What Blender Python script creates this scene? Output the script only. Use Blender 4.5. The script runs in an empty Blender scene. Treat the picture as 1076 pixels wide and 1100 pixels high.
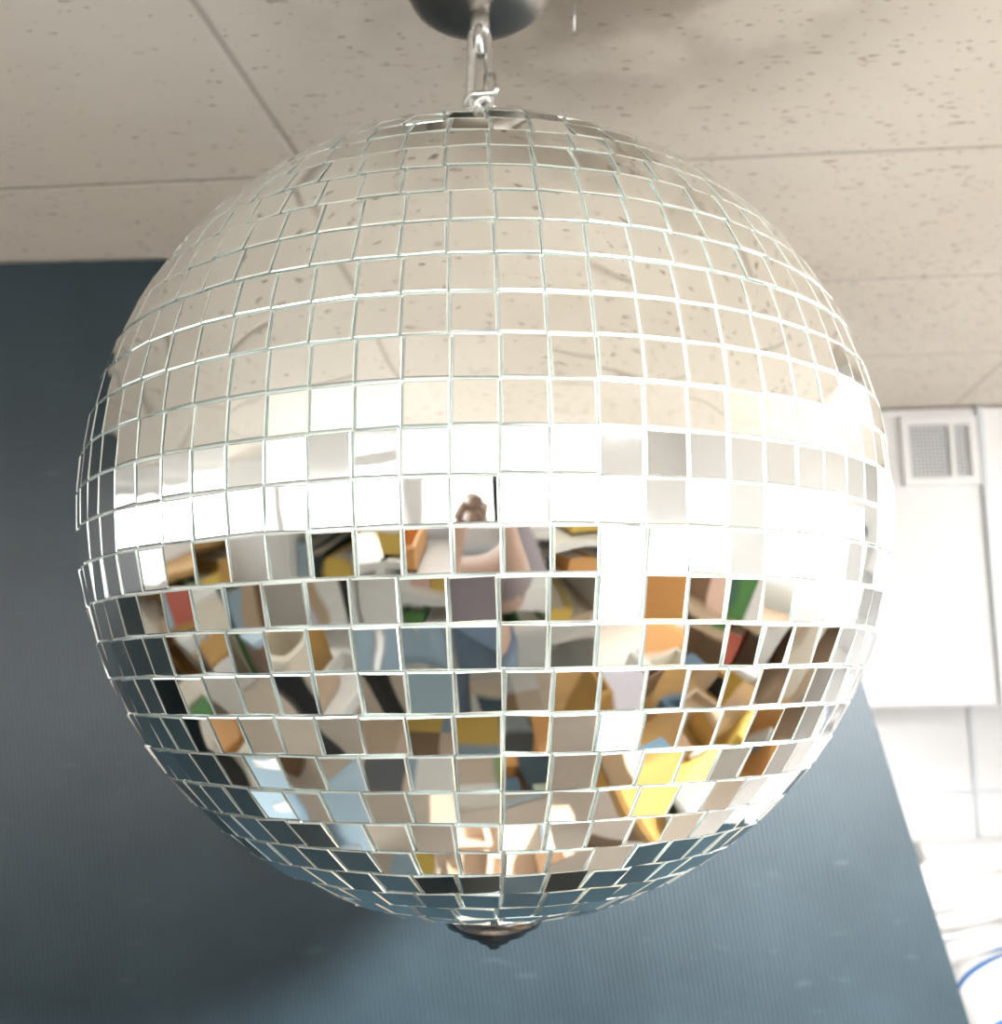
import bpy, bmesh, math, random
from mathutils import Vector, Matrix
random.seed(7)
S = bpy.context.scene
S.view_settings.view_transform = 'Standard'
COL = S.collection
CAMZ = 1.70; H = 0.62; CEIL = CAMZ + H; R = 0.30; BZ = CAMZ + 0.126
a4 = math.radians(4)
F = Vector((-math.sin(a4), math.cos(a4), 0))
CAMP = Vector((0, 0, CAMZ)) - F * 0.864

# ---------------------------------------------------------------- materials
def mat(name, col, rough=0.5, metal=0.0, emit=0.0, ecol=None, var=0.0, vscale=8.0, bump=0.0, coat=0.0):
    m = bpy.data.materials.new(name); m.use_nodes = True
    nt = m.node_tree; b = nt.nodes['Principled BSDF']
    b.inputs['Base Color'].default_value = (*col, 1)
    b.inputs['Roughness'].default_value = rough
    b.inputs['Metallic'].default_value = metal
    b.inputs['Coat Weight'].default_value = coat
    if emit:
        b.inputs['Emission Color'].default_value = (*(ecol or col), 1)
        b.inputs['Emission Strength'].default_value = emit
    if var or bump:
        tc = nt.nodes.new('ShaderNodeTexCoord'); n = nt.nodes.new('ShaderNodeTexNoise')
        n.inputs['Scale'].default_value = vscale; n.inputs['Detail'].default_value = 4
        nt.links.new(tc.outputs['Object'], n.inputs['Vector'])
        if var:
            mx = nt.nodes.new('ShaderNodeMix'); mx.data_type = 'RGBA'
            mx.inputs['A'].default_value = (*[c * (1 - var) for c in col], 1)
            mx.inputs['B'].default_value = (*[min(1, c * (1 + var)) for c in col], 1)
            nt.links.new(n.outputs['Fac'], mx.inputs['Factor'])
            nt.links.new(mx.outputs['Result'], b.inputs['Base Color'])
        if bump:
            bp = nt.nodes.new('ShaderNodeBump'); bp.inputs['Strength'].default_value = bump
            bp.inputs['Distance'].default_value = 0.002
            nt.links.new(n.outputs['Fac'], bp.inputs['Height'])
            nt.links.new(bp.outputs['Normal'], b.inputs['Normal'])
    return m

class NB:
    def __init__(s, m): s.nt = m.node_tree; s.b = s.nt.nodes['Principled BSDF']
    def n(s, t, **kw):
        x = s.nt.nodes.new(t)
        for k, v in kw.items(): setattr(x, k, v)
        return x
    def l(s, a, b): s.nt.links.new(a, b)
    def math(s, op, a, b=None, c=None):
        x = s.n('ShaderNodeMath', operation=op)
        for i, v in enumerate((a, b, c)):
            if v is None: continue
            if isinstance(v, (int, float)): x.inputs[i].default_value = v
            else: s.l(v, x.inputs[i])
        return x.outputs[0]
    def mix(s, f, A, B):
        x = s.n('ShaderNodeMix', data_type='RGBA')
        for k, v in (('Factor', f), ('A', A), ('B', B)):
            if isinstance(v, (int, float)): x.inputs[k].default_value = v
            elif isinstance(v, tuple): x.inputs[k].default_value = (*v, 1)
            else: s.l(v, x.inputs[k])
        return x.outputs['Result']
    def remap(s, v, a, b, smooth=False):
        x = s.n('ShaderNodeMapRange', interpolation_type='SMOOTHSTEP' if smooth else 'LINEAR')
        s.l(v, x.inputs['Value']); x.inputs['From Min'].default_value = a; x.inputs['From Max'].default_value = b
        return x.outputs[0]
    def noise(s, vec, scale, detail=3):
        x = s.n('ShaderNodeTexNoise'); x.inputs['Scale'].default_value = scale; x.inputs['Detail'].default_value = detail
        s.l(vec, x.inputs['Vector']); return x.outputs['Fac']

def wood(name, c1, c2, sc=3.0, rough=0.4):
    m = mat(name, c1, rough); q = NB(m)
    tc = q.n('ShaderNodeTexCoord'); mp = q.n('ShaderNodeMapping'); mp.inputs['Scale'].default_value = (1.5, 14, 14)
    q.l(tc.outputs['Object'], mp.inputs[0])
    q.l(q.mix(q.noise(mp.outputs[0], sc, 5), c1, c2), q.b.inputs['Base Color'])
    return m

def ceiling_mat():
    m = mat('acoustic_ceiling', (0.6, 0.55, 0.47), 0.85); q = NB(m)
    tc = q.n('ShaderNodeTexCoord'); sp = q.n('ShaderNodeSeparateXYZ'); q.l(tc.outputs['Object'], sp.inputs[0])
    x, y = sp.outputs[0], sp.outputs[1]; O = tc.outputs['Object']
    u = q.math('SUBTRACT', q.math('MULTIPLY', x, math.cos(a4)), q.math('MULTIPLY', y, math.sin(a4)))
    def seam(v, off, per, w):
        t = q.math('FRACT', q.math('DIVIDE', q.math('ADD', v, 40 * per - off + per / 2), per))
        d = q.math('MULTIPLY', q.math('ABSOLUTE', q.math('SUBTRACT', t, 0.5)), per)
        return q.remap(d, w, 0, True)
    s1 = seam(y, 0.430, 0.447, 0.007); s2 = seam(u, -0.272, 1.13, 0.007)
    sm = q.math('MAXIMUM', s1, s2)
    mp = q.n('ShaderNodeMapping'); mp.inputs['Scale'].default_value = (62, 190, 1); q.l(O, mp.inputs[0])
    dens = q.math('MULTIPLY', q.math('SUBTRACT', q.noise(O, 1.7, 2), .5), .12)
    tilt = q.math('MULTIPLY', q.remap(x, -.5, .9), .034)
    fl = q.remap(q.math('ADD', q.math('ADD', q.noise(mp.outputs[0], 1.0, 2), dens), tilt), .668, .72)
    n2 = q.noise(O, 3.2, 3)
    ca = q.mix(q.remap(n2, .36, .62), (0.735, 0.675, 0.58), (0.785, 0.73, 0.635))
    # soft shadow round the motor painted into the colour, broken by patchy stains
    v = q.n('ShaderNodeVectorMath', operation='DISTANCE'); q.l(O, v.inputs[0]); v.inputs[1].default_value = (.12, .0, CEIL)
    shade = q.remap(v.outputs['Value'], .44, .06, True)
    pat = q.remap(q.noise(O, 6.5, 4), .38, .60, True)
    ca = q.mix(q.math('MULTIPLY', shade, q.math('MULTIPLY_ADD', pat, .52, .28)), ca, (.25, .205, .155))
    cb = q.mix(q.math('MULTIPLY', fl, 0.70), ca, (0.18, 0.12, 0.08))
    cc = q.mix(q.math('MULTIPLY', sm, 0.42), cb, (0.25, 0.21, 0.16))
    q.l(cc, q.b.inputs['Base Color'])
    bp = q.n('ShaderNodeBump'); bp.inputs['Strength'].default_value = 0.45; bp.inputs['Distance'].default_value = 0.003
    q.l(q.math('SUBTRACT', 1.0, q.math('MAXIMUM', fl, sm)), bp.inputs['Height'])
    q.l(bp.outputs[0], q.b.inputs['Normal'])
    return m

def board_mat():
    m = mat('slate_blue_board', (0.04, 0.07, 0.1), 0.38); q = NB(m)
    tc = q.n('ShaderNodeTexCoord'); O = tc.outputs['Object']; sp = q.n('ShaderNodeSeparateXYZ'); q.l(O, sp.inputs[0])
    xx = q.math('ADD', sp.outputs[0], q.math('MULTIPLY', sp.outputs[2], 0.12))
    rib = q.math('SINE', q.math('MULTIPLY', xx, 2 * math.pi / 0.0065))
    n = q.n('ShaderNodeTexNoise'); n.inputs['Scale'].default_value = 2.5; n.inputs['Detail'].default_value = 7
    n.inputs['Roughness'].default_value = .62
    q.l(O, n.inputs['Vector'])
    mp = q.n('ShaderNodeMapping'); mp.inputs['Scale'].default_value = (14, 1, 55); mp.inputs['Rotation'].default_value = (0, 0.7, 0)
    q.l(O, mp.inputs[0])
    sc = q.remap(q.noise(mp.outputs[0], 1.0, 4), .64, .82)
    c = q.mix(q.remap(n.outputs['Fac'], .35, .68), (0.006, 0.017, 0.0245), (0.019, 0.038, 0.049))
    c = q.mix(q.math('MULTIPLY', q.math('ADD', rib, 1.0), 0.06), c, (0.05, 0.085, 0.105))
    c = q.mix(q.math('MULTIPLY', sc, 0.16), c, (0.25, 0.30, 0.32))
    q.l(c, q.b.inputs['Base Color'])
    bp = q.n('ShaderNodeBump'); bp.inputs['Strength'].default_value = 0.22; bp.inputs['Distance'].default_value = 0.001
    q.l(rib, bp.inputs['Height']); q.l(bp.outputs[0], q.b.inputs['Normal'])
    return m

def mirror_mat():
    m = mat('mirror_glass', (0.92, 0.935, 0.92), 0.012, 1.0); q = NB(m)
    tc = q.n('ShaderNodeTexCoord')
    bp = q.n('ShaderNodeBump'); bp.inputs['Strength'].default_value = 0.06; bp.inputs['Distance'].default_value = 0.002
    q.l(q.noise(tc.outputs['Object'], 38, 0), bp.inputs['Height']); q.l(bp.outputs[0], q.b.inputs['Normal'])
    return m

def patchwork_mat():
    m = mat('patchwork_fabric', (0.5, 0.4, 0.3), 0.9); q = NB(m)
    tc = q.n('ShaderNodeTexCoord'); sc = q.n('ShaderNodeVectorMath', operation='SCALE'); sc.inputs['Scale'].default_value = 1 / .105
    q.l(tc.outputs['Object'], sc.inputs[0])
    fl = q.n('ShaderNodeVectorMath', operation='FLOOR'); q.l(sc.outputs[0], fl.inputs[0])
    wn = q.n('ShaderNodeTexWhiteNoise'); wn.noise_dimensions = '2D'; q.l(fl.outputs[0], wn.inputs['Vector'])
    cr = q.n('ShaderNodeValToRGB'); cr.color_ramp.interpolation = 'CONSTANT'
    cs = [(.80, .76, .68), (.16, .17, .18), (.60, .47, .34), (.32, .42, .50), (.30, .20, .12), (.85, .85, .82), (.62, .52, .42), (.75, .52, .14),
          (.10, .16, .21), (.78, .62, .50), (.40, .39, .36), (.30, .38, .22), (.82, .74, .60), (.80, .80, .78), (.50, .57, .60)]
    for i, c in enumerate(cs):
        e = cr.color_ramp.elements[i] if i < 2 else cr.color_ramp.elements.new(i / len(cs))
        e.position = i / len(cs); e.color = (*c, 1)
    q.l(wn.outputs['Value'], cr.inputs[0]); q.l(cr.outputs[0], q.b.inputs['Base Color'])
    return m

def striped_mat():
    m = mat('white_blue_striped_cloth', (0.88, 0.88, 0.87), 0.85); q = NB(m)
    tc = q.n('ShaderNodeTexCoord'); sp = q.n('ShaderNodeSeparateXYZ'); q.l(tc.outputs['Object'], sp.inputs[0])
    t = q.math('FRACT', q.math('ADD', q.math('DIVIDE', sp.outputs[1], .12), 10.3))
    s = q.math('LESS_THAN', q.math('ABSOLUTE', q.math('SUBTRACT', t, .5)), .06)
    q.l(q.mix(s, (.86, .86, .85), (.04, .16, .42)), q.b.inputs['Base Color'])
    return m

M = {}
M['ceil'] = ceiling_mat(); M['board'] = board_mat(); M['mirror'] = mirror_mat(); M['patch'] = patchwork_mat(); M['stripe'] = striped_mat()
M['edge'] = mat('cut_glass_edge', (0.76, 0.82, 0.79), 0.16, 0.85)
M['core'] = mat('ball_core', (0.60, 0.63, 0.60), 0.4, 0.15)
M['wall'] = mat('white_wall_paint', (0.88, 0.88, 0.875), 0.6, var=0.02, bump=0.1, vscale=30)
M['cab'] = mat('white_laminate', (0.9, 0.9, 0.9), 0.35, var=0.02)
M['seam'] = mat('pale_blue_grey_trim', (0.72, 0.76, 0.785), 0.4)
M['ventd'] = mat('grey_vent_mesh', (0.24, 0.255, 0.265), 0.6)
M['nickel'] = mat('brushed_nickel', (0.40, 0.37, 0.33), 0.33, 1.0, var=0.15, vscale=40)
M['steel'] = mat('zinc_steel', (0.66, 0.66, 0.64), 0.28, .95, var=.25, vscale=150, bump=.6)
M['chrome'] = mat('dark_chrome', (0.22, 0.23, 0.24), 0.22, 1.0)
M['glow'] = mat('daylight_glass', (1, 1, 1), 0.3, emit=11, ecol=(0.97, 0.98, 1.0))
M['glow2'] = mat('daylight_glass_bright', (1, 1, 1), 0.3, emit=7, ecol=(0.99, 0.98, 1.0))
M['glow3'] = mat('sheen_panel_glow', (1, 1, 1), 0.3, emit=4, ecol=(0.98, 0.98, 1.0))  # glow of the panel added for the board's sheen
M['glow4'] = mat('added_panel_glow', (.9, .9, .9), 0.8, emit=1.9, ecol=(1.0, 0.99, 0.98))  # weak glow shared by the added white panels
M['lamp'] = mat('lamp_diffuser', (1, 1, 1), 0.3, emit=13, ecol=(1.0, 0.98, 0.95))
M['cloth'] = mat('white_cloth', (0.85, 0.84, 0.82), 0.8, var=0.04)
M['amber'] = wood('amber_wood', (0.52, 0.31, 0.09), (0.38, 0.21, 0.06))
M['peach'] = wood('pale_peach_wood', (0.80, 0.64, 0.50), (0.68, 0.52, 0.38))
M['brown'] = wood('brown_wood', (0.30, 0.18, 0.10), (0.16, 0.09, 0.045))
M['floor'] = wood('floor_boards', (0.80, 0.71, 0.60), (0.66, 0.57, 0.47))
COLS = {'white': (0.85, 0.85, 0.82), 'black': (0.02, 0.025, 0.03), 'slate': (0.08, 0.14, 0.19), 'sky': (0.36, 0.48, 0.56),
        'green': (0.10, 0.26, 0.08), 'yellow': (0.66, 0.46, 0.10), 'orange': (0.70, 0.36, 0.12), 'red': (0.5, 0.13, 0.09),
        'salmon': (0.78, 0.55, 0.44), 'mauve': (0.24, 0.205, 0.225), 'cream': (0.80, 0.74, 0.62), 'sage': (0.48, 0.56, 0.42),
        'skin': (0.50, 0.34, 0.26), 'denim': (0.14, 0.20, 0.28), 'hair': (0.03, 0.018, 0.01), 'lilac': (0.62, 0.60, 0.68), 'grey': (0.42, 0.42, 0.40),
        'tan': (0.55, 0.42, 0.29)}
for k, v in COLS.items(): M[k] = mat(k + '_surface', v, 0.45, var=0.08)
NICE = {'sky': 'pale blue', 'slate': 'slate blue'}

# ---------------------------------------------------------------- helpers
def obj_from_bm(name, bm, mats, parent=None, loc=(0, 0, 0), rot=(0, 0, 0), smooth=False):
    me = bpy.data.meshes.new(name); bm.to_mesh(me); bm.free()
    for m in (mats if isinstance(mats, (list, tuple)) else [mats]): me.materials.append(m)
    if smooth:
        for p in me.polygons: p.use_smooth = True
    o = bpy.data.objects.new(name, me); COL.objects.link(o)
    o.location = loc; o.rotation_euler = rot
    if parent: o.parent = parent
    return o
def add_box(bm, size, c=(0, 0, 0), mi=0, rot=None):
    mtx = Matrix.Translation(c)
    if rot: mtx = mtx @ rot
    mtx = mtx @ Matrix.Diagonal((*size, 1))
    r = bmesh.ops.create_cube(bm, size=1, matrix=mtx)
    for f in {f for v in r['verts'] for f in v.link_faces}: f.material_index = mi
def box(name, size, c, m, parent=None, bevel=0.004, rot=(0, 0, 0)):
    bm = bmesh.new(); add_box(bm, size)
    if bevel: bmesh.ops.bevel(bm, geom=bm.edges[:], offset=min(bevel, min(size) * .4), segments=2, affect='EDGES')
    return obj_from_bm(name, bm, m, parent, c, rot)
def lathe(name, prof, m, parent=None, loc=(0, 0, 0), seg=48, smooth=True):
    bm = bmesh.new(); rings = []
    for r, z in prof:
        if r < 1e-6: rings.append([bm.verts.new((0, 0, z))])
        else: rings.append([bm.verts.new((r * math.cos(2 * math.pi * i / seg), r * math.sin(2 * math.pi * i / seg), z)) for i in range(seg)])
    for A, B in zip(rings, rings[1:]):
        for i in range(seg):
            j = (i + 1) % seg
            vs = [A[i % len(A)], A[j % len(A)], B[j % len(B)], B[i % len(B)]]
            u = []
            for v in vs:
                if v not in u: u.append(v)
            if len(u) > 2: bm.faces.new(u)
    bmesh.ops.recalc_face_normals(bm, faces=bm.faces[:])
    return obj_from_bm(name, bm, m, parent, loc, smooth=smooth)
def tube(name, pts, r, m, parent=None, loc=(0, 0, 0), closed=False, seg=10):
    bm = bmesh.new(); pts = [Vector(p) for p in pts]; n = len(pts); rings = []; prev = None
    for i, p in enumerate(pts):
        if closed: t = pts[(i + 1) % n] - pts[i - 1]
        else: t = pts[min(i + 1, n - 1)] - pts[max(i - 1, 0)]
        t.normalize()
        ref = prev if prev is not None else (Vector((0, 0, 1)) if abs(t.z) < .9 else Vector((1, 0, 0)))
        s = ref - t * ref.dot(t)
        if s.length < 1e-4: s = t.orthogonal()
        s.normalize(); prev = s; w = t.cross(s)
        rr = r[i] if isinstance(r, list) else r
        rings.append([bm.verts.new(p + rr * (math.cos(2 * math.pi * k / seg) * s + math.sin(2 * math.pi * k / seg) * w)) for k in range(seg)])
    for i in range(n if closed else n - 1):
        A, B = rings[i], rings[(i + 1) % n]
        for k in range(seg): bm.faces.new((A[k], A[(k + 1) % seg], B[(k + 1) % seg], B[k]))
    if not closed: bm.faces.new(rings[0]); bm.faces.new(rings[-1])
    bmesh.ops.recalc_face_normals(bm, faces=bm.faces[:])
    return obj_from_bm(name, bm, m, parent, loc, smooth=True)
def empty(name, loc, label, cat, group=None, rot=0):
    e = bpy.data.objects.new(name, None); COL.objects.link(e); e.location = loc; e.rotation_euler = (0, 0, rot); e.empty_display_size = .05
    e['label'] = label; e['category'] = cat
    if group: e['group'] = group
    return e
def tag(o, label, cat, group=None):
    o['label'] = label; o['category'] = cat
    if group: o['group'] = group
    return o
def structure(o, label, cat):
    o['kind'] = 'structure'; o['label'] = label; o['category'] = cat; return o

# ---------------------------------------------------------------- room shell
X0, X1, Y0, Y1 = -3.3, 2.4, -1.9, 2.1
structure(box('floor', (X1 - X0, Y1 - Y0, .1), ((X0 + X1) / 2, (Y0 + Y1) / 2, -.05), M['floor'], bevel=0), 'pale wooden plank floor', 'floor')
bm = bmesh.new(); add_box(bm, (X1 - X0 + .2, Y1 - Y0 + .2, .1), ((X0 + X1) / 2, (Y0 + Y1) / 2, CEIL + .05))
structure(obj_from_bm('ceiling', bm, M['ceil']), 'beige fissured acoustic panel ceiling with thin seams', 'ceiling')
def wall(name, size, c, label):
    return structure(box(name, size, c, M['wall'], bevel=0), label, 'wall')
wall('wall_front', (X1 - X0 + .2, .1, CEIL), ((X0 + X1) / 2, Y1 + .05, CEIL / 2), 'white painted wall')
wall('wall_back', (X1 - X0 + .2, .1, CEIL), ((X0 + X1) / 2, Y0 - .05, CEIL / 2), 'white painted wall with window and added glow panels')
wall('wall_left', (.1, Y1 - Y0, CEIL), (X0 - .05, (Y0 + Y1) / 2, CEIL / 2), 'white painted wall with added glow panel')
wall('wall_right', (.1, Y1 - Y0, CEIL), (X1 + .05, (Y0 + Y1) / 2, CEIL / 2), 'white painted wall with window')
for i, x in enumerate((0.45, 1.08, 1.7)):
    structure(box('trim_%d' % (i + 1), (.010, .006, 1.62), (x, Y1 - .003, .81), M['seam'], bevel=0), 'thin pale vertical wall joint', 'trim')
structure(box('trim_4', (2.0, .008, .008), (1.38, Y1 - .005, 1.40), M['seam'], bevel=0), 'thin pale horizontal wall joint', 'trim')

def window(name, w, h, c, axis, m, label, mull=True):
    bm = bmesh.new(); t = .03
    add_box(bm, (w, .01, h), (0, 0, 0), 0)
    for sx in ((-1, 0, 1) if mull else (-1, 1)): add_box(bm, (t, .03, h + t), (sx * w / 2, -.01, 0), 1)
    for sz in (-1, 1): add_box(bm, (w + t, .03, t), (0, -.01, sz * h / 2), 1)
    o = obj_from_bm(name, bm, [m, M['cab']], loc=c, rot=(0, 0, axis))
    return structure(o, label, 'window')
window('window_1', 1.05, .54, (-1.0, Y0 + .02, 1.75), math.pi, M['glow'], 'bright daylit window with white frame')
window('window_2', 1.9, .70, (X1 - .02, .3, 1.63), -math.pi / 2, M['glow2'], 'large bright daylit window with white frame')
window('sheen_panel', .9, 1.7, (1.75, Y0 + .02, .93), math.pi, M['glow3'], 'added glowing panel that puts a sheen on the board')  # low glow added behind the camera to give the board its sheen
window('glow_panel_1', 3.2, .90, (X0 + .02, -.25, 1.77), math.pi / 2, M['glow4'], 'added glowing white panel that brightens the left wall', False)  # unseen glow added so the left wall mirrors as white
window('glow_panel_2', 1.58, .86, (.40, Y0 + .02, 1.82), math.pi, M['glow4'], 'added glowing white panel that brightens the left wall', False)  # unseen glow added to whiten the band across the ball
window('glow_panel_3', 1.62, .86, (-2.40, Y0 + .02, 1.80), math.pi, M['glow4'], 'added glowing white panel that brightens the left wall', False)  # unseen glow added to whiten the corner and raise ambient light

# ceiling light panel (real fitting)
lt = empty('ceiling_light', (1.24, .66, CEIL), 'rectangular white ceiling light panel', 'ceiling light')
box('diffuser', (.40, .60, .02), (0, 0, -.012), M['lamp'], lt, bevel=.003)
bm = bmesh.new()
for s in (-1, 1):
    add_box(bm, (.46, .03, .03), (0, s * .315, -.015)); add_box(bm, (.03, .6, .03), (s * .215, 0, -.015))
obj_from_bm('frame', bm, M['cab'], lt)

# added spotlight: brightens the board and throws the ball's shadow on it
spp = Vector((1.15, -1.62, 2.20)); aim = Vector((.16, .70, 1.0))
sl = empty('added_spotlight', (spp.x, spp.y, CEIL), 'small white spotlight added to light the board', 'added_spotlight')
q_ = (aim - spp).to_track_quat('-Z', 'Y')
hd = lathe('added_spot_head', [(.035, -.05), (.045, -.05), (.045, .05), (.03, .065), (0, .065)], M['cab'], sl, (0, 0, spp.z - CEIL), 24)
hd.rotation_euler = q_.to_euler()
tube('added_spot_stem', [(0, 0, 0), (0, 0, spp.z - CEIL + .03)], .008, M['cab'], sl)
ld = bpy.data.lights.new('added_spot', 'SPOT'); ld.energy = 1150; ld.spot_size = math.radians(55); ld.spot_blend = 1.0; ld.shadow_soft_size = .12; ld.color = (1, .99, .98)
lo = bpy.data.objects.new('added_spot', ld); COL.objects.link(lo); lo.location = spp + (aim - spp).normalized() * .07; lo.rotation_euler = q_.to_euler()

# ---------------------------------------------------------------- dark board
bd_ang = math.radians(2.2)
bm = bmesh.new(); th = .03
ctr = Vector((-.644, .663, 0))
def L(x): return (x + .644) / math.cos(bd_ang)
zt, zb = CEIL - .004, 0.0
pts = [(L(-3.15), zb), (L(.88), zb), (L(.305), zt), (L(-3.15), zt)]
f0 = [bm.verts.new((x, 0, z)) for x, z in pts]; f1 = [bm.verts.new((x, th, z)) for x, z in pts]
bm.faces.new(f0); bm.faces.new(f1[::-1])
for i in range(4): bm.faces.new((f0[i], f1[i], f1[(i + 1) % 4], f0[(i + 1) % 4]))
bmesh.ops.recalc_face_normals(bm, faces=bm.faces[:])
bmesh.ops.bevel(bm, geom=bm.edges[:], offset=.003, segments=2, affect='EDGES')
bd = obj_from_bm('partition_board', bm, M['board'], loc=ctr, rot=(0, 0, bd_ang))
tag(bd, 'large dark slate-blue finely ribbed board with slanting edge', 'board')

# ---------------------------------------------------------------- mirror ball
ball = empty('mirror_ball', (0, 0, BZ), 'large silver mirror ball of square glass tiles hanging from ceiling', 'disco ball')
bm = bmesh.new(); bmesh.ops.create_uvsphere(bm, u_segments=96, v_segments=64, radius=R - .0022)
obj_from_bm('core_shell', bm, M['core'], ball, smooth=True)
bm = bmesh.new()
dphi = math.pi / 36.6; pitch = R * dphi; tw = pitch - .0013
front = math.atan2(-F.y, -F.x)
for i in range(-14, 22):
    phi = math.radians(-18.95) + (i + .5) * dphi
    if abs(phi) > math.radians(86): continue
    circ = 2 * math.pi * R * math.cos(phi)
    n = max(4, int(round(circ / pitch)))
    w_ = min(circ / n - .0012, tw * 1.06)
    off = random.uniform(-.10, .10)
    ry = random.gauss(0, .005)
    js = .9 if phi > -.10 else 3.0
    if phi > math.radians(28): js = 1.9
    for j in range(n):
        th_ = front + (j + .5 + off) * 2 * math.pi / n + math.radians(1.2)
        N = Vector((math.cos(phi) * math.cos(th_), math.cos(phi) * math.sin(th_), math.sin(phi)))
        E = Vector((-math.sin(th_), math.cos(th_), 0)); U = N.cross(E)
        cl_ = lambda v: max(-.055, min(.055, v))
        jx, jy = cl_(random.gauss(0, .009) * js + ry), cl_(random.gauss(0, .010) * js)
        jz = random.gauss(0, .016)
        rot = Matrix.Rotation(jx, 3, E) @ Matrix.Rotation(jy, 3, U) @ Matrix.Rotation(jz, 3, N)
        E2, U2, N2 = rot @ E, rot @ U, rot @ N
        c = N * (R + random.uniform(-.0003, .0003)) + U * random.gauss(0, .00025)
        hw, hh = w_ / 2, tw / 2; ch = .00085
        def q(sx, sy, inset, dz):
            tp = 1.0 - (sy * (1 if phi > 0 else -1)) * min(.35, .5 * dphi * abs(math.tan(phi)))
            return c + E2 * sx * (hw * min(tp, 1.0 + .02) - inset) + U2 * sy * (hh - inset) + N2 * dz
        ring = [(-1, -1), (1, -1), (1, 1), (-1, 1)]
        t = [bm.verts.new(q(a, b, ch, 0)) for a, b in ring]
        s = [bm.verts.new(q(a, b, 0, -ch * .6)) for a, b in ring]
        d = [bm.verts.new(q(a, b, 0, -.004)) for a, b in ring]
        f = bm.faces.new(t); f.material_index = 0
        for A, B in ((s, t), (d, s)):
            for k in range(4):
                g = bm.faces.new((A[k], A[(k + 1) % 4], B[(k + 1) % 4], B[k])); g.material_index = 1
tiles = obj_from_bm('mirror_tiles', bm, [M['mirror'], M['edge']], ball)
tiles['label'] = 'square mirror glass tiles with pale green cut edges'
lathe('bottom_cap', [(0, -.0235), (.0035, -.0228), (.006, -.0200), (.011, -.0185), (.015, -.0145), (.024, -.0125), (.027, -.0080), (.034, -.0065), (.037, -.001), (.038, .004), (0, .006)], M['chrome'], ball, (0, 0, -R))
lathe('top_cap', [(0, .003), (.006, .003), (.008, .001), (.010, -.001), (0, -.004)], M['steel'], ball, (0, 0, R))
tube('hanging_loop', [(.009 * math.cos(t), 0, .022 + .020 * math.sin(t)) for t in [2 * math.pi * k / 32 for k in range(32)]], .0030, M['steel'], ball, (0, 0, R), closed=True)

# carabiner link
zl0, zl1 = BZ + R + .034, BZ + R + .112
ck = empty('carabiner', (0, 0, zl0), 'silver steel quick link joining ball to motor hook', 'carabiner')
hl = (zl1 - zl0) / 2; wl = .0078
pp = []
for k in range(48):
    t = 2 * math.pi * k / 48; yy = math.sin(t); xx = math.cos(t)
    z_ = hl + hl * math.copysign(abs(yy) ** .8, yy)
    tw_ = .35 * (z_ / hl - 1)
    r0 = wl * math.copysign(abs(xx) ** .6, xx) * (1 + .10 * math.sin(z_ * 90))
    pp.append((r0 * math.cos(tw_), r0 * math.sin(tw_) + r0 * .2, z_))
tube('link_body', pp, .0042, M['steel'], ck, closed=True, seg=14)
tube('gate_sleeve', [(wl, .0022, hl * .45), (wl, .0022, hl * .95)], .0056, M['steel'], ck, seg=6)
wr = []
for k in range(60):
    t = k / 59; a = t * 2 * math.pi * 1.6
    wr.append(((.0085 + .003 * math.sin(3 * a)) * math.cos(a) + .002 * math.sin(5 * t), (.0080) * math.sin(a), .003 + .009 * t + .005 * math.sin(a * 1.3 + 1)))
wr += [(.012, -.004, .017), (.014, -.008, .021)]
tube('wire_knot', wr, .0030, M['steel'], ck, seg=8)

mt = empty('ceiling_motor', (0, 0, CEIL), 'round brushed nickel ceiling motor with hanging hook', 'ceiling mount')
lathe('housing', [(0, -.070), (.024, -.0698), (.034, -.069), (.047, -.065), (.056, -.058), (.0605, -.050), (.062, -.044), (.062, -.01), (.067, -.008), (.069, -.003), (.069, 0), (0, 0)], M['nickel'], mt)
lathe('spindle', [(0, -.088), (.007, -.088), (.0085, -.085), (.0085, -.069), (0, -.069)], M['steel'], mt, seg=24)
tube('hook_ring', [(0, .010 * math.cos(t), -.093 + .011 * math.sin(t)) for t in [2 * math.pi * k / 28 for k in range(28)]], .0036, M['steel'], mt, closed=True)
wi = tube('ceiling_wire', [(.080, .072, CEIL), (.081, .071, CEIL - .02), (.080, .072, CEIL - .044)], .0011, M['steel']); tag(wi, 'thin short wire hanging from ceiling beside the motor', 'wire')

# ---------------------------------------------------------------- overhead cabinet with vent
cb = empty('wall_cabinet', (1.38, 1.78, CEIL), 'white overhead wall cabinet with ventilation grille under ceiling', 'cabinet')
zb_ = 1.62 - CEIL
box('body', (2.02, .30, -zb_ - .002), (0, .17, zb_ / 2 - .001), M['cab'], cb)
for dx in (-.68, 0, .68): box('door', (.67, .018, -zb_ - .01), (dx, .008, zb_ / 2), M['cab'], cb, .002)
box('edge_strip', (.014, .012, -zb_ - .004), (-.337, -.006, zb_ / 2), M['seam'], cb, .002)
bm = bmesh.new()
vw, vh = .175, .165
for s in (-1, 1):
    add_box(bm, (vw, .012, .020), (0, 0, s * (vh / 2 - .010))); add_box(bm, (.018, .012, vh - .040), (s * (vw / 2 - .009), 0, 0))
add_box(bm, (.010, .012, vh - .040), (.028, 0, 0))
gr = obj_from_bm('vent_grille', bm, M['cab'], cb, (-.435, -.0075, -.108))
bm = bmesh.new()
for k in range(14): add_box(bm, (vw - .036, .003, .0026), (0, 0, -vh / 2 + .025 + k * (vh - .05) / 13))
for k in range(16): add_box(bm, (.0020, .003, vh - .040), (-vw / 2 + .02 + k * (vw - .04) / 15, .002, 0))
obj_from_bm('vent_slats', bm, M['cab'], gr, (0, .001, 0))
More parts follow.
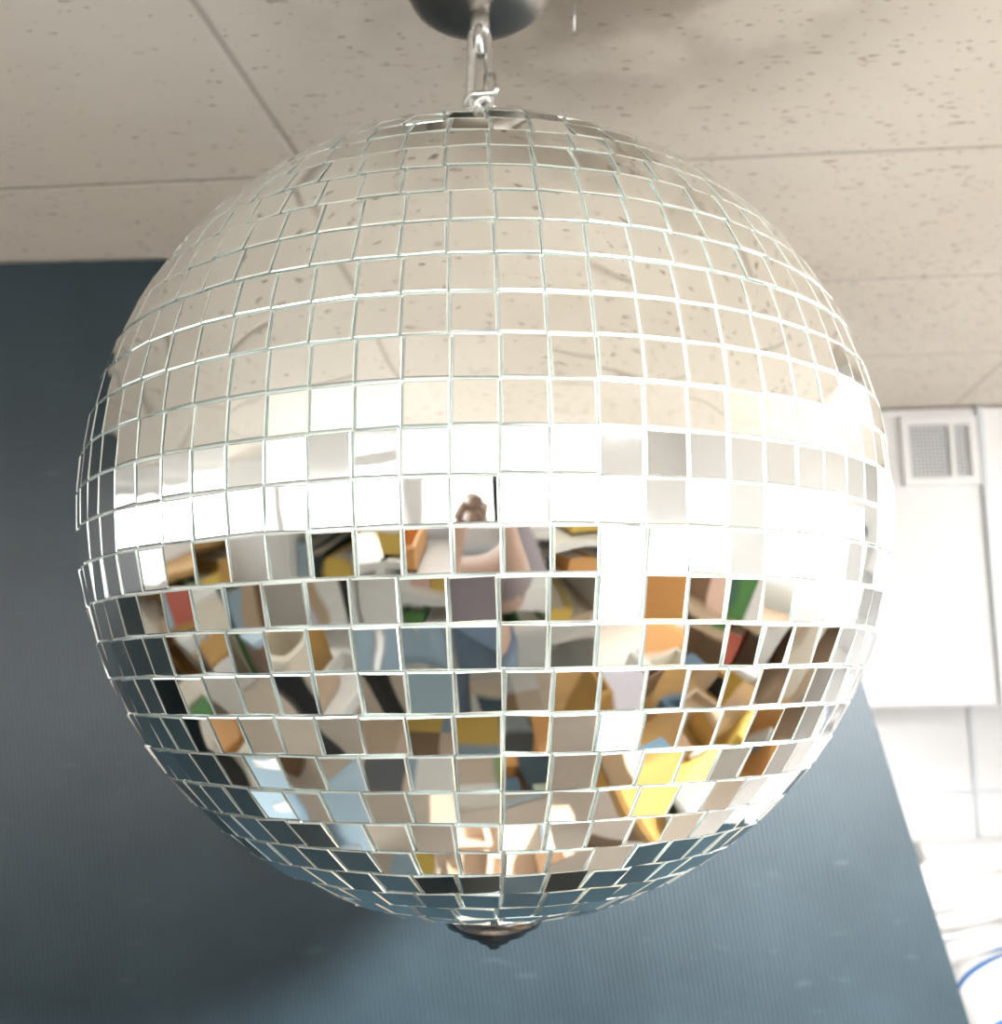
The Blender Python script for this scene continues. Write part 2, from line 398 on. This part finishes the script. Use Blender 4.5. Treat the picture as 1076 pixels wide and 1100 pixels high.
box('vent_backing', (vw - .036, .002, vh - .040), (0, .0055, 0), M['ventd'], gr, 0)

# white cloth hanging on a rail + counter + striped cloth
rl = tube('towel_rail', [(.80, 2.02, 1.285), (1.9, 2.02, 1.285)], .008, M['cab']); tag(rl, 'thin white towel rail on white wall', 'rail')
bm = bmesh.new(); nx, nz = 120, 44; g = []
random.seed(3); ph = [random.uniform(0, 6) for _ in range(8)]
for i in range(nx + 1):
    col = []
    for k in range(nz + 1):
        u = i / nx; v = k / nz
        d = .016 * math.sin(v * 26 + u * 7 + ph[0] + 2 * math.sin(u * 9)) + .018 * math.sin(v * 11 - u * 5 + ph[1] + 1.5 * math.sin(u * 6 + 1)) + .008 * math.sin(u * 40 + v * 14 + ph[2])
        y = 2.02 - .044 + d - .03 * math.sin(v * math.pi)
        z = 1.300 - .225 * v + .012 * math.sin(u * 15 + ph[3]) * v + .01 * math.sin(u * 8 + ph[4])
        col.append(bm.verts.new((.89 + .86 * u, y, z)))
    g.append(col)
for i in range(nx):
    for k in range(nz): bm.faces.new((g[i][k], g[i + 1][k], g[i + 1][k + 1], g[i][k + 1]))
cl = obj_from_bm('draped_cloth', bm, M['cloth'], smooth=True); sm = cl.modifiers.new('thick', 'SOLIDIFY'); sm.thickness = .003
tag(cl, 'crumpled white cloth draped over a wall rail', 'cloth')
ct = empty('counter', (1.58, 1.72, 0), 'white counter cabinet against the wall', 'counter')
box('worktop', (1.62, .72, .03), (0, 0, .975), M['cab'], ct)
box('body', (1.58, .68, .96), (0, .01, .48), M['cab'], ct)
bm = bmesh.new(); n_ = 70; g = []
for i in range(n_ + 1):
    col = []
    for k in range(n_ + 1):
        u, v = i / n_ * 2 - 1, k / n_ * 2 - 1
        env = max(0, 1 - abs(u) ** 14) ** .5 * max(0, 1 - abs(v) ** 4) ** .6
        z = env * (.125 + .014 * math.sin(v * 7 + u * 3) + .016 * math.sin(u * 7 - 1))
        col.append(bm.verts.new((u * .40 + .01 * math.sin(v * 4), v * .24 + .014 * math.sin(u * 5 + .6), z)))
    g.append(col)
for i in range(n_):
    for k in range(n_): bm.faces.new((g[i][k], g[i + 1][k], g[i + 1][k + 1], g[i][k + 1]))
bmesh.ops.recalc_face_normals(bm, faces=bm.faces[:])
fc = obj_from_bm('folded_cloth', bm, M['stripe'], loc=(1.22, 1.66, .9905), smooth=True)
tag(fc, 'bunched white cloth with thin blue stripes on counter', 'cloth')

# ---------------------------------------------------------------- furniture seen in the mirrors
def table(loc, sx, sy, h, top, leg, label, rot=0):
    e = empty('table', (*loc, 0), label, 'table', rot=rot)
    box('table_top', (sx, sy, .035), (0, 0, h - .0175), M[top], e)
    for a in (-1, 1):
        for b in (-1, 1): box('leg', (.045, .045, h - .035), (a * (sx / 2 - .05), b * (sy / 2 - .05), (h - .035) / 2), M[leg], e)
    box('apron', (sx - .14, sy - .14, .06), (0, 0, h - .065), M[leg], e)
    return e
def chair(loc, rot, seat, frame, label, z=0):
    e = empty('chair', (*loc, z), label, 'chair', rot=rot)
    bm = bmesh.new(); nn = 10; G = []
    for i in range(nn + 1):
        rr = []
        for k in range(nn + 1):
            u, v = i / nn * 2 - 1, k / nn * 2 - 1
            rr.append(bm.verts.new((u * .19, v * .18, .45 - .02 * (1 - u * u))))
        G.append(rr)
    for i in range(nn):
        for k in range(nn): bm.faces.new((G[i][k], G[i + 1][k], G[i + 1][k + 1], G[i][k + 1]))
    o = obj_from_bm('seat', bm, M[seat], e, smooth=True); o.modifiers.new('t', 'SOLIDIFY').thickness = .02
    bm = bmesh.new(); G = []
    for i in range(nn + 1):
        rr = []
        for k in range(nn + 1):
            u, v = i / nn * 2 - 1, k / nn
            rr.append(bm.verts.new((u * .19 * (1 - .25 * v * v), .19 + .05 * v - .05 * u * u, .60 + v * .28)))
        G.append(rr)
    for i in range(nn):
        for k in range(nn): bm.faces.new((G[i][k], G[i + 1][k], G[i + 1][k + 1], G[i][k + 1]))
    o = obj_from_bm('backrest', bm, M[seat], e, smooth=True); o.modifiers.new('t', 'SOLIDIFY').thickness = .015
    for a in (-1, 1):
        tube('leg', [(a * .16, .17, 0), (a * .15, .14, .44), (a * .14, .18, .62), (a * .11, .21, .8)], .011, M[frame], e)
        tube('leg', [(a * .17, -.16, 0), (a * .14, -.13, .44)], .011, M[frame], e)
    return e
def storage(loc, size, c, label, rot=0, lid=None):
    e = empty('storage_box', loc, label, 'storage box', rot=rot)
    sx, sy, sz = size; bm = bmesh.new(); t = .006
    add_box(bm, (sx, sy, t), (0, 0, t / 2))
    for s in (-1, 1):
        add_box(bm, (sx, t, sz), (0, s * (sy - t) / 2, sz / 2)); add_box(bm, (t, sy - 2 * t, sz), (s * (sx - t) / 2, 0, sz / 2))
    obj_from_bm('box_body', bm, M[c], e)
    if lid: box('lid', (sx + .008, sy + .008, .015), (0, 0, sz + .008), M[lid], e, .002)
    return e
rug = box('patchwork_rug', (1.20, 1.30, .008), (-.13, -.93, .004), M['patch'], bevel=.002)
tag(rug, 'patchwork rug of brown, cream and grey-blue squares on floor', 'rug')
random.seed(21)
table((1.02, -.40), 1.0, 1.3, .74, 'amber', 'brown', 'amber varnished wooden work table')
table((.02, .02), .46, .50, .70, 'peach', 'white', 'pale peach wooden side table with white legs')
table((-1.20, -.95), .9, .6, .72, 'white', 'black', 'white work table with black legs')
table((-1.75, .15), .9, .6, .60, 'cream', 'brown', 'low cream table with brown legs')
chair((-.72, -.02), .6, 'sky', 'steel', 'pale blue plastic chair with steel legs')
chair((-.42, -1.15), 2.8, 'sky', 'steel', 'pale blue plastic chair with steel legs', .02)
chair((1.72, -1.35), 4.0, 'orange', 'steel', 'orange plastic chair with steel legs')
pal = ['white', 'black', 'red', 'orange', 'yellow', 'green', 'sky', 'slate', 'salmon', 'cream', 'orange', 'lilac', 'sage', 'grey', 'white', 'sky', 'amber', 'tan', 'tan', 'white', 'cream', 'slate', 'grey', 'white', 'brown']
def scatter(cx, cy, sx, sy, z, nx, ny, pal=pal, skip=.15, zr=(.03, .16)):
    dx, dy = sx / nx, sy / ny
    for i in range(nx):
        for j in range(ny):
            if random.random() < skip: continue
            c = random.choice(pal); l = random.choice([None, c, random.choice(pal)])
            s = (dx * random.uniform(.55, .8), dy * random.uniform(.55, .8), random.uniform(*zr))
            storage((cx - sx / 2 + (i + .5) * dx, cy - sy / 2 + (j + .5) * dy, z), s, c, 'small %s storage box resting on %s' % (NICE.get(c, c), 'the floor' if z < .1 else 'a table'), random.uniform(-.12, .12), l)
scatter(1.02, -.40, .96, 1.26, .7405, 7, 9, ['yellow', 'slate', 'white', 'sky', 'brown', 'lilac', 'cream', 'slate', 'amber', 'amber', 'tan', 'grey', 'cream', 'white', 'black', 'sage'], .24, (.02, .12))
scatter(.02, .02, .44, .48, .7005, 3, 4, ['cream', 'white', 'sky', 'brown', 'peach', 'slate', 'peach', 'tan'], .35, (.02, .06))
scatter(-1.20, -.95, .86, .56, .7205, 6, 4, skip=.15)
scatter(-1.75, .15, .86, .56, .6005, 6, 4, skip=.15, zr=(.03, .12))
scatter(-2.62, -.4, .7, 1.6, .0005, 3, 5, skip=.1, zr=(.3, .8))
scatter(.30, -.80, .30, .5, .0085, 3, 4, skip=.1, zr=(.1, .35))
scatter(1.80, .60, .4, .8, 0.0005, 2, 3, skip=.1, zr=(.3, .7))
scatter(-.30, .46, .5, .3, .0005, 4, 3, skip=.1, zr=(.05, .15))

# bookcases with books
protos = {}
for c in sorted(set(pal)):
    bm = bmesh.new(); add_box(bm, (1, .02, 1), (0, .49, .5)); add_box(bm, (.12, .98, 1), (-.44, 0, .5)); add_box(bm, (.12, .98, 1), (.44, 0, .5)); add_box(bm, (.76, .95, .96), (0, 0, .5), 1)
    me = bpy.data.meshes.new('book'); bm.to_mesh(me); bm.free(); me.materials.append(M[c]); me.materials.append(M['cream']); protos[c] = me
def bookcase(loc, rot, BW, BH, wood_, bays, levels, label, grp, topn):
    bc = empty('bookcase', (*loc, 0), label, 'bookcase', rot=rot)
    for z in levels + [BH]: box('shelf', (BW, .28, .02), (0, 0, z), M[wood_], bc, .001)
    for k in range(bays + 1): box('side_panel', (.02, .285, BH + .01), (-BW / 2 + k * BW / bays, 0, BH / 2 + .005), M[wood_], bc, .001)
    box('back_panel', (BW, .008, BH), (0, -.138, BH / 2), M[wood_], bc, 0)
    Rz = Matrix.Rotation(rot, 3, 'Z'); L0 = Vector((*loc, 0))
    for li, z in enumerate(levels):
        if li < len(levels) - 2: continue
        room = (levels + [BH])[li + 1] - z - .03
        for bay in range(bays):
            x = -BW / 2 + bay * BW / bays + .02
            while x < -BW / 2 + (bay + 1) * BW / bays - .09:
                w = random.uniform(.03, .075); c = random.choice(pal)
                o = bpy.data.objects.new('book', protos[c]); COL.objects.link(o)
                o.location = L0 + Rz @ Vector((x + w / 2, .02, z + .0105)); o.rotation_euler = (0, 0, rot); o.scale = (w, .20, random.uniform(.65, .96) * room)
                tag(o, '%s book standing on bookcase shelf' % NICE.get(c, c), 'book', grp); x += w + .002
    for k in range(topn):
        if random.random() < .12: continue
        c = random.choice(pal); dx = BW / topn; p = L0 + Rz @ Vector((-BW / 2 + (k + .5) * dx, 0, BH + .0105))
        storage(p, (dx * random.uniform(.4, .8), .2, random.uniform(.03, .10)), c, '%s storage box on top of bookcase' % NICE.get(c, c), rot, random.choice([None, c, 'white']))
bookcase((-.30, -1.74), 0, 2.7, 1.33, 'white', 3, [.01, .34, .67, 1.0], 'long white bookcase under the window', 'books on the back bookcase', 13)
bookcase((-3.14, -.6), -math.pi / 2, 2.3, 1.22, 'amber', 3, [.01, .31, .61, .91], 'amber wooden bookcase against the wall', 'books on the amber bookcase', 10)
bookcase((2.23, .05), math.pi / 2, 2.2, 1.18, 'tan', 3, [.01, .30, .59, .88], 'tan wooden bookcase against the wall', 'books on the tan bookcase', 11)

# ---------------------------------------------------------------- photographer (seen only in the mirrors)
def skin(name, V, E, m, parent, sub=2):
    me = bpy.data.meshes.new(name); me.from_pydata([v[0] for v in V], E, []); me.materials.append(m)
    o = bpy.data.objects.new(name, me); COL.objects.link(o); o.parent = parent
    sk = o.modifiers.new('skin', 'SKIN'); sk.use_smooth_shade = True
    for i, sv in enumerate(me.skin_vertices[0].data):
        r = V[i][1]; sv.radius = r if isinstance(r, tuple) else (r, r); sv.use_root = (i == 0)
    s = o.modifiers.new('sub', 'SUBSURF'); s.levels = sub; s.render_levels = sub
    return o
P = CAMP - F * .45
pe = empty('person', (P.x, P.y, .010), 'person in dark mauve shirt and jeans raising a camera', 'person', rot=a4)
V = [((0, 0, .92), (.13, .10)), ((0, 0, 1.10), (.11, .085)), ((0, 0, 1.32), (.135, .09)), ((0, 0, 1.43), (.10, .07)), ((0, .01, 1.50), .048), ((0, .02, 1.57), .055), ((0, .03, 1.66), (.07, .085)), ((0, .02, 1.74), (.055, .065))]
E = [(i, i + 1) for i in range(7)]
for s in (-1, 1):
    b = len(V); V += [((s * .09, 0, .86), .085), ((s * .10, .01, .48), .058), ((s * .10, -.01, .08), .042), ((s * .11, .12, .035), .033)]
    E += [(0, b), (b, b + 1), (b + 1, b + 2), (b + 2, b + 3)]
    b = len(V); V += [((s * .16, 0, 1.42), .050), ((s * .21, .07, 1.20), .040), ((s * .12, .24, 1.50), .028), ((s * .09, .27, 1.60), .022), ((s * .085, .29, 1.645), .030)]
    E += [(3, b), (b, b + 1), (b + 1, b + 2), (b + 2, b + 3), (b + 3, b + 4)]
    for fi in range(4):
        c = len(V); z = 1.625 + fi * .02
        V += [((s * .085, .305, z + .005), .009), ((s * .078, .335, z + .005), .0085), ((s * .072, .345, z + .004), .0075)]
        E += [(b + 4, c), (c, c + 1), (c + 1, c + 2)]
    c = len(V); V += [((s * .07, .275, 1.625), .010), ((s * .045, .28, 1.63), .009)]
    E += [(b + 4, c), (c, c + 1)]
skin('body', V, E, M['skin'], pe)
V = [((0, 0, .95), (.155, .115)), ((0, 0, 1.12), (.135, .105)), ((0, 0, 1.32), (.155, .11)), ((0, 0, 1.42), (.115, .085)), ((0, .005, 1.46), (.065, .06))]
E = [(i, i + 1) for i in range(4)]
for s in (-1, 1):
    b = len(V); V += [((s * .160, 0, 1.41), .065), ((s * .21, .065, 1.215), .054), ((s * .145, .19, 1.40), .042)]
    E += [(3, b), (b, b + 1), (b + 1, b + 2)]
skin('shirt', V, E, M['mauve'], pe)
V = [((0, 0, .95), (.145, .110))]; E = []
for s in (-1, 1):
    b = len(V); V += [((s * .09, 0, .84), .095), ((s * .10, .01, .48), .072), ((s * .10, -.01, .12), .060)]
    E += [(0, b), (b, b + 1), (b + 1, b + 2)]
skin('trousers', V, E, M['denim'], pe)
skin('hair', [((0, -.03, 1.70), (.082, .078)), ((0, 0, 1.77), (.072, .072)), ((0, -.05, 1.60), (.058, .045))], [(0, 1), (0, 2)], M['hair'], pe)
for s in (-1, 1):
    skin('ear', [((s * .074, .02, 1.665), (.012, .018)), ((s * .076, .02, 1.64), (.009, .012))], [(0, 1)], M['skin'], pe, 1)
    lathe('eye', [(0, .008), (.010, .004), (.012, 0), (.010, -.004), (0, -.008)], M['white'], pe, (s * .030, .108, 1.675), 12)
tube('mouth', [(-.022, .108, 1.605), (0, .114, 1.602), (.022, .108, 1.605)], .005, M['salmon'], pe)
cp = CAMP - F * .075
cm = empty('photo_camera', (cp.x, cp.y, CAMZ - .045), 'black compact camera held in both hands', 'camera', rot=a4)
box('camera_body', (.11, .04, .085), (0, -.01, .0435), M['black'], cm, .008)
lathe('lens', [(0, 0), (.03, 0), (.031, .03), (.028, .045), (.022, .046), (.02, .035), (0, .033)], M['black'], cm, (0, .012, .045)).rotation_euler = (-math.pi / 2, 0, 0)

# ---------------------------------------------------------------- world + camera
w = bpy.data.worlds.new('world'); S.world = w; w.use_nodes = True
w.node_tree.nodes['Background'].inputs[0].default_value = (.8, .9, 1, 1); w.node_tree.nodes['Background'].inputs[1].default_value = .5
cam = bpy.data.cameras.new('camera'); co = bpy.data.objects.new('camera', cam); COL.objects.link(co); S.camera = co
cam.sensor_fit = 'HORIZONTAL'; cam.sensor_width = 36; cam.lens = 36 * 1200 / 1076; cam.clip_start = .01
yaw = a4 - math.radians(.72); pitch_ = math.radians(8.5); roll = math.radians(-1.0)
co.matrix_world = Matrix.Translation(CAMP) @ Matrix.Rotation(yaw, 4, 'Z') @ Matrix.Rotation(math.pi / 2 + pitch_, 4, 'X') @ Matrix.Rotation(roll, 4, 'Z')
cam.dof.use_dof = True; cam.dof.focus_distance = .62; cam.dof.aperture_fstop = 9
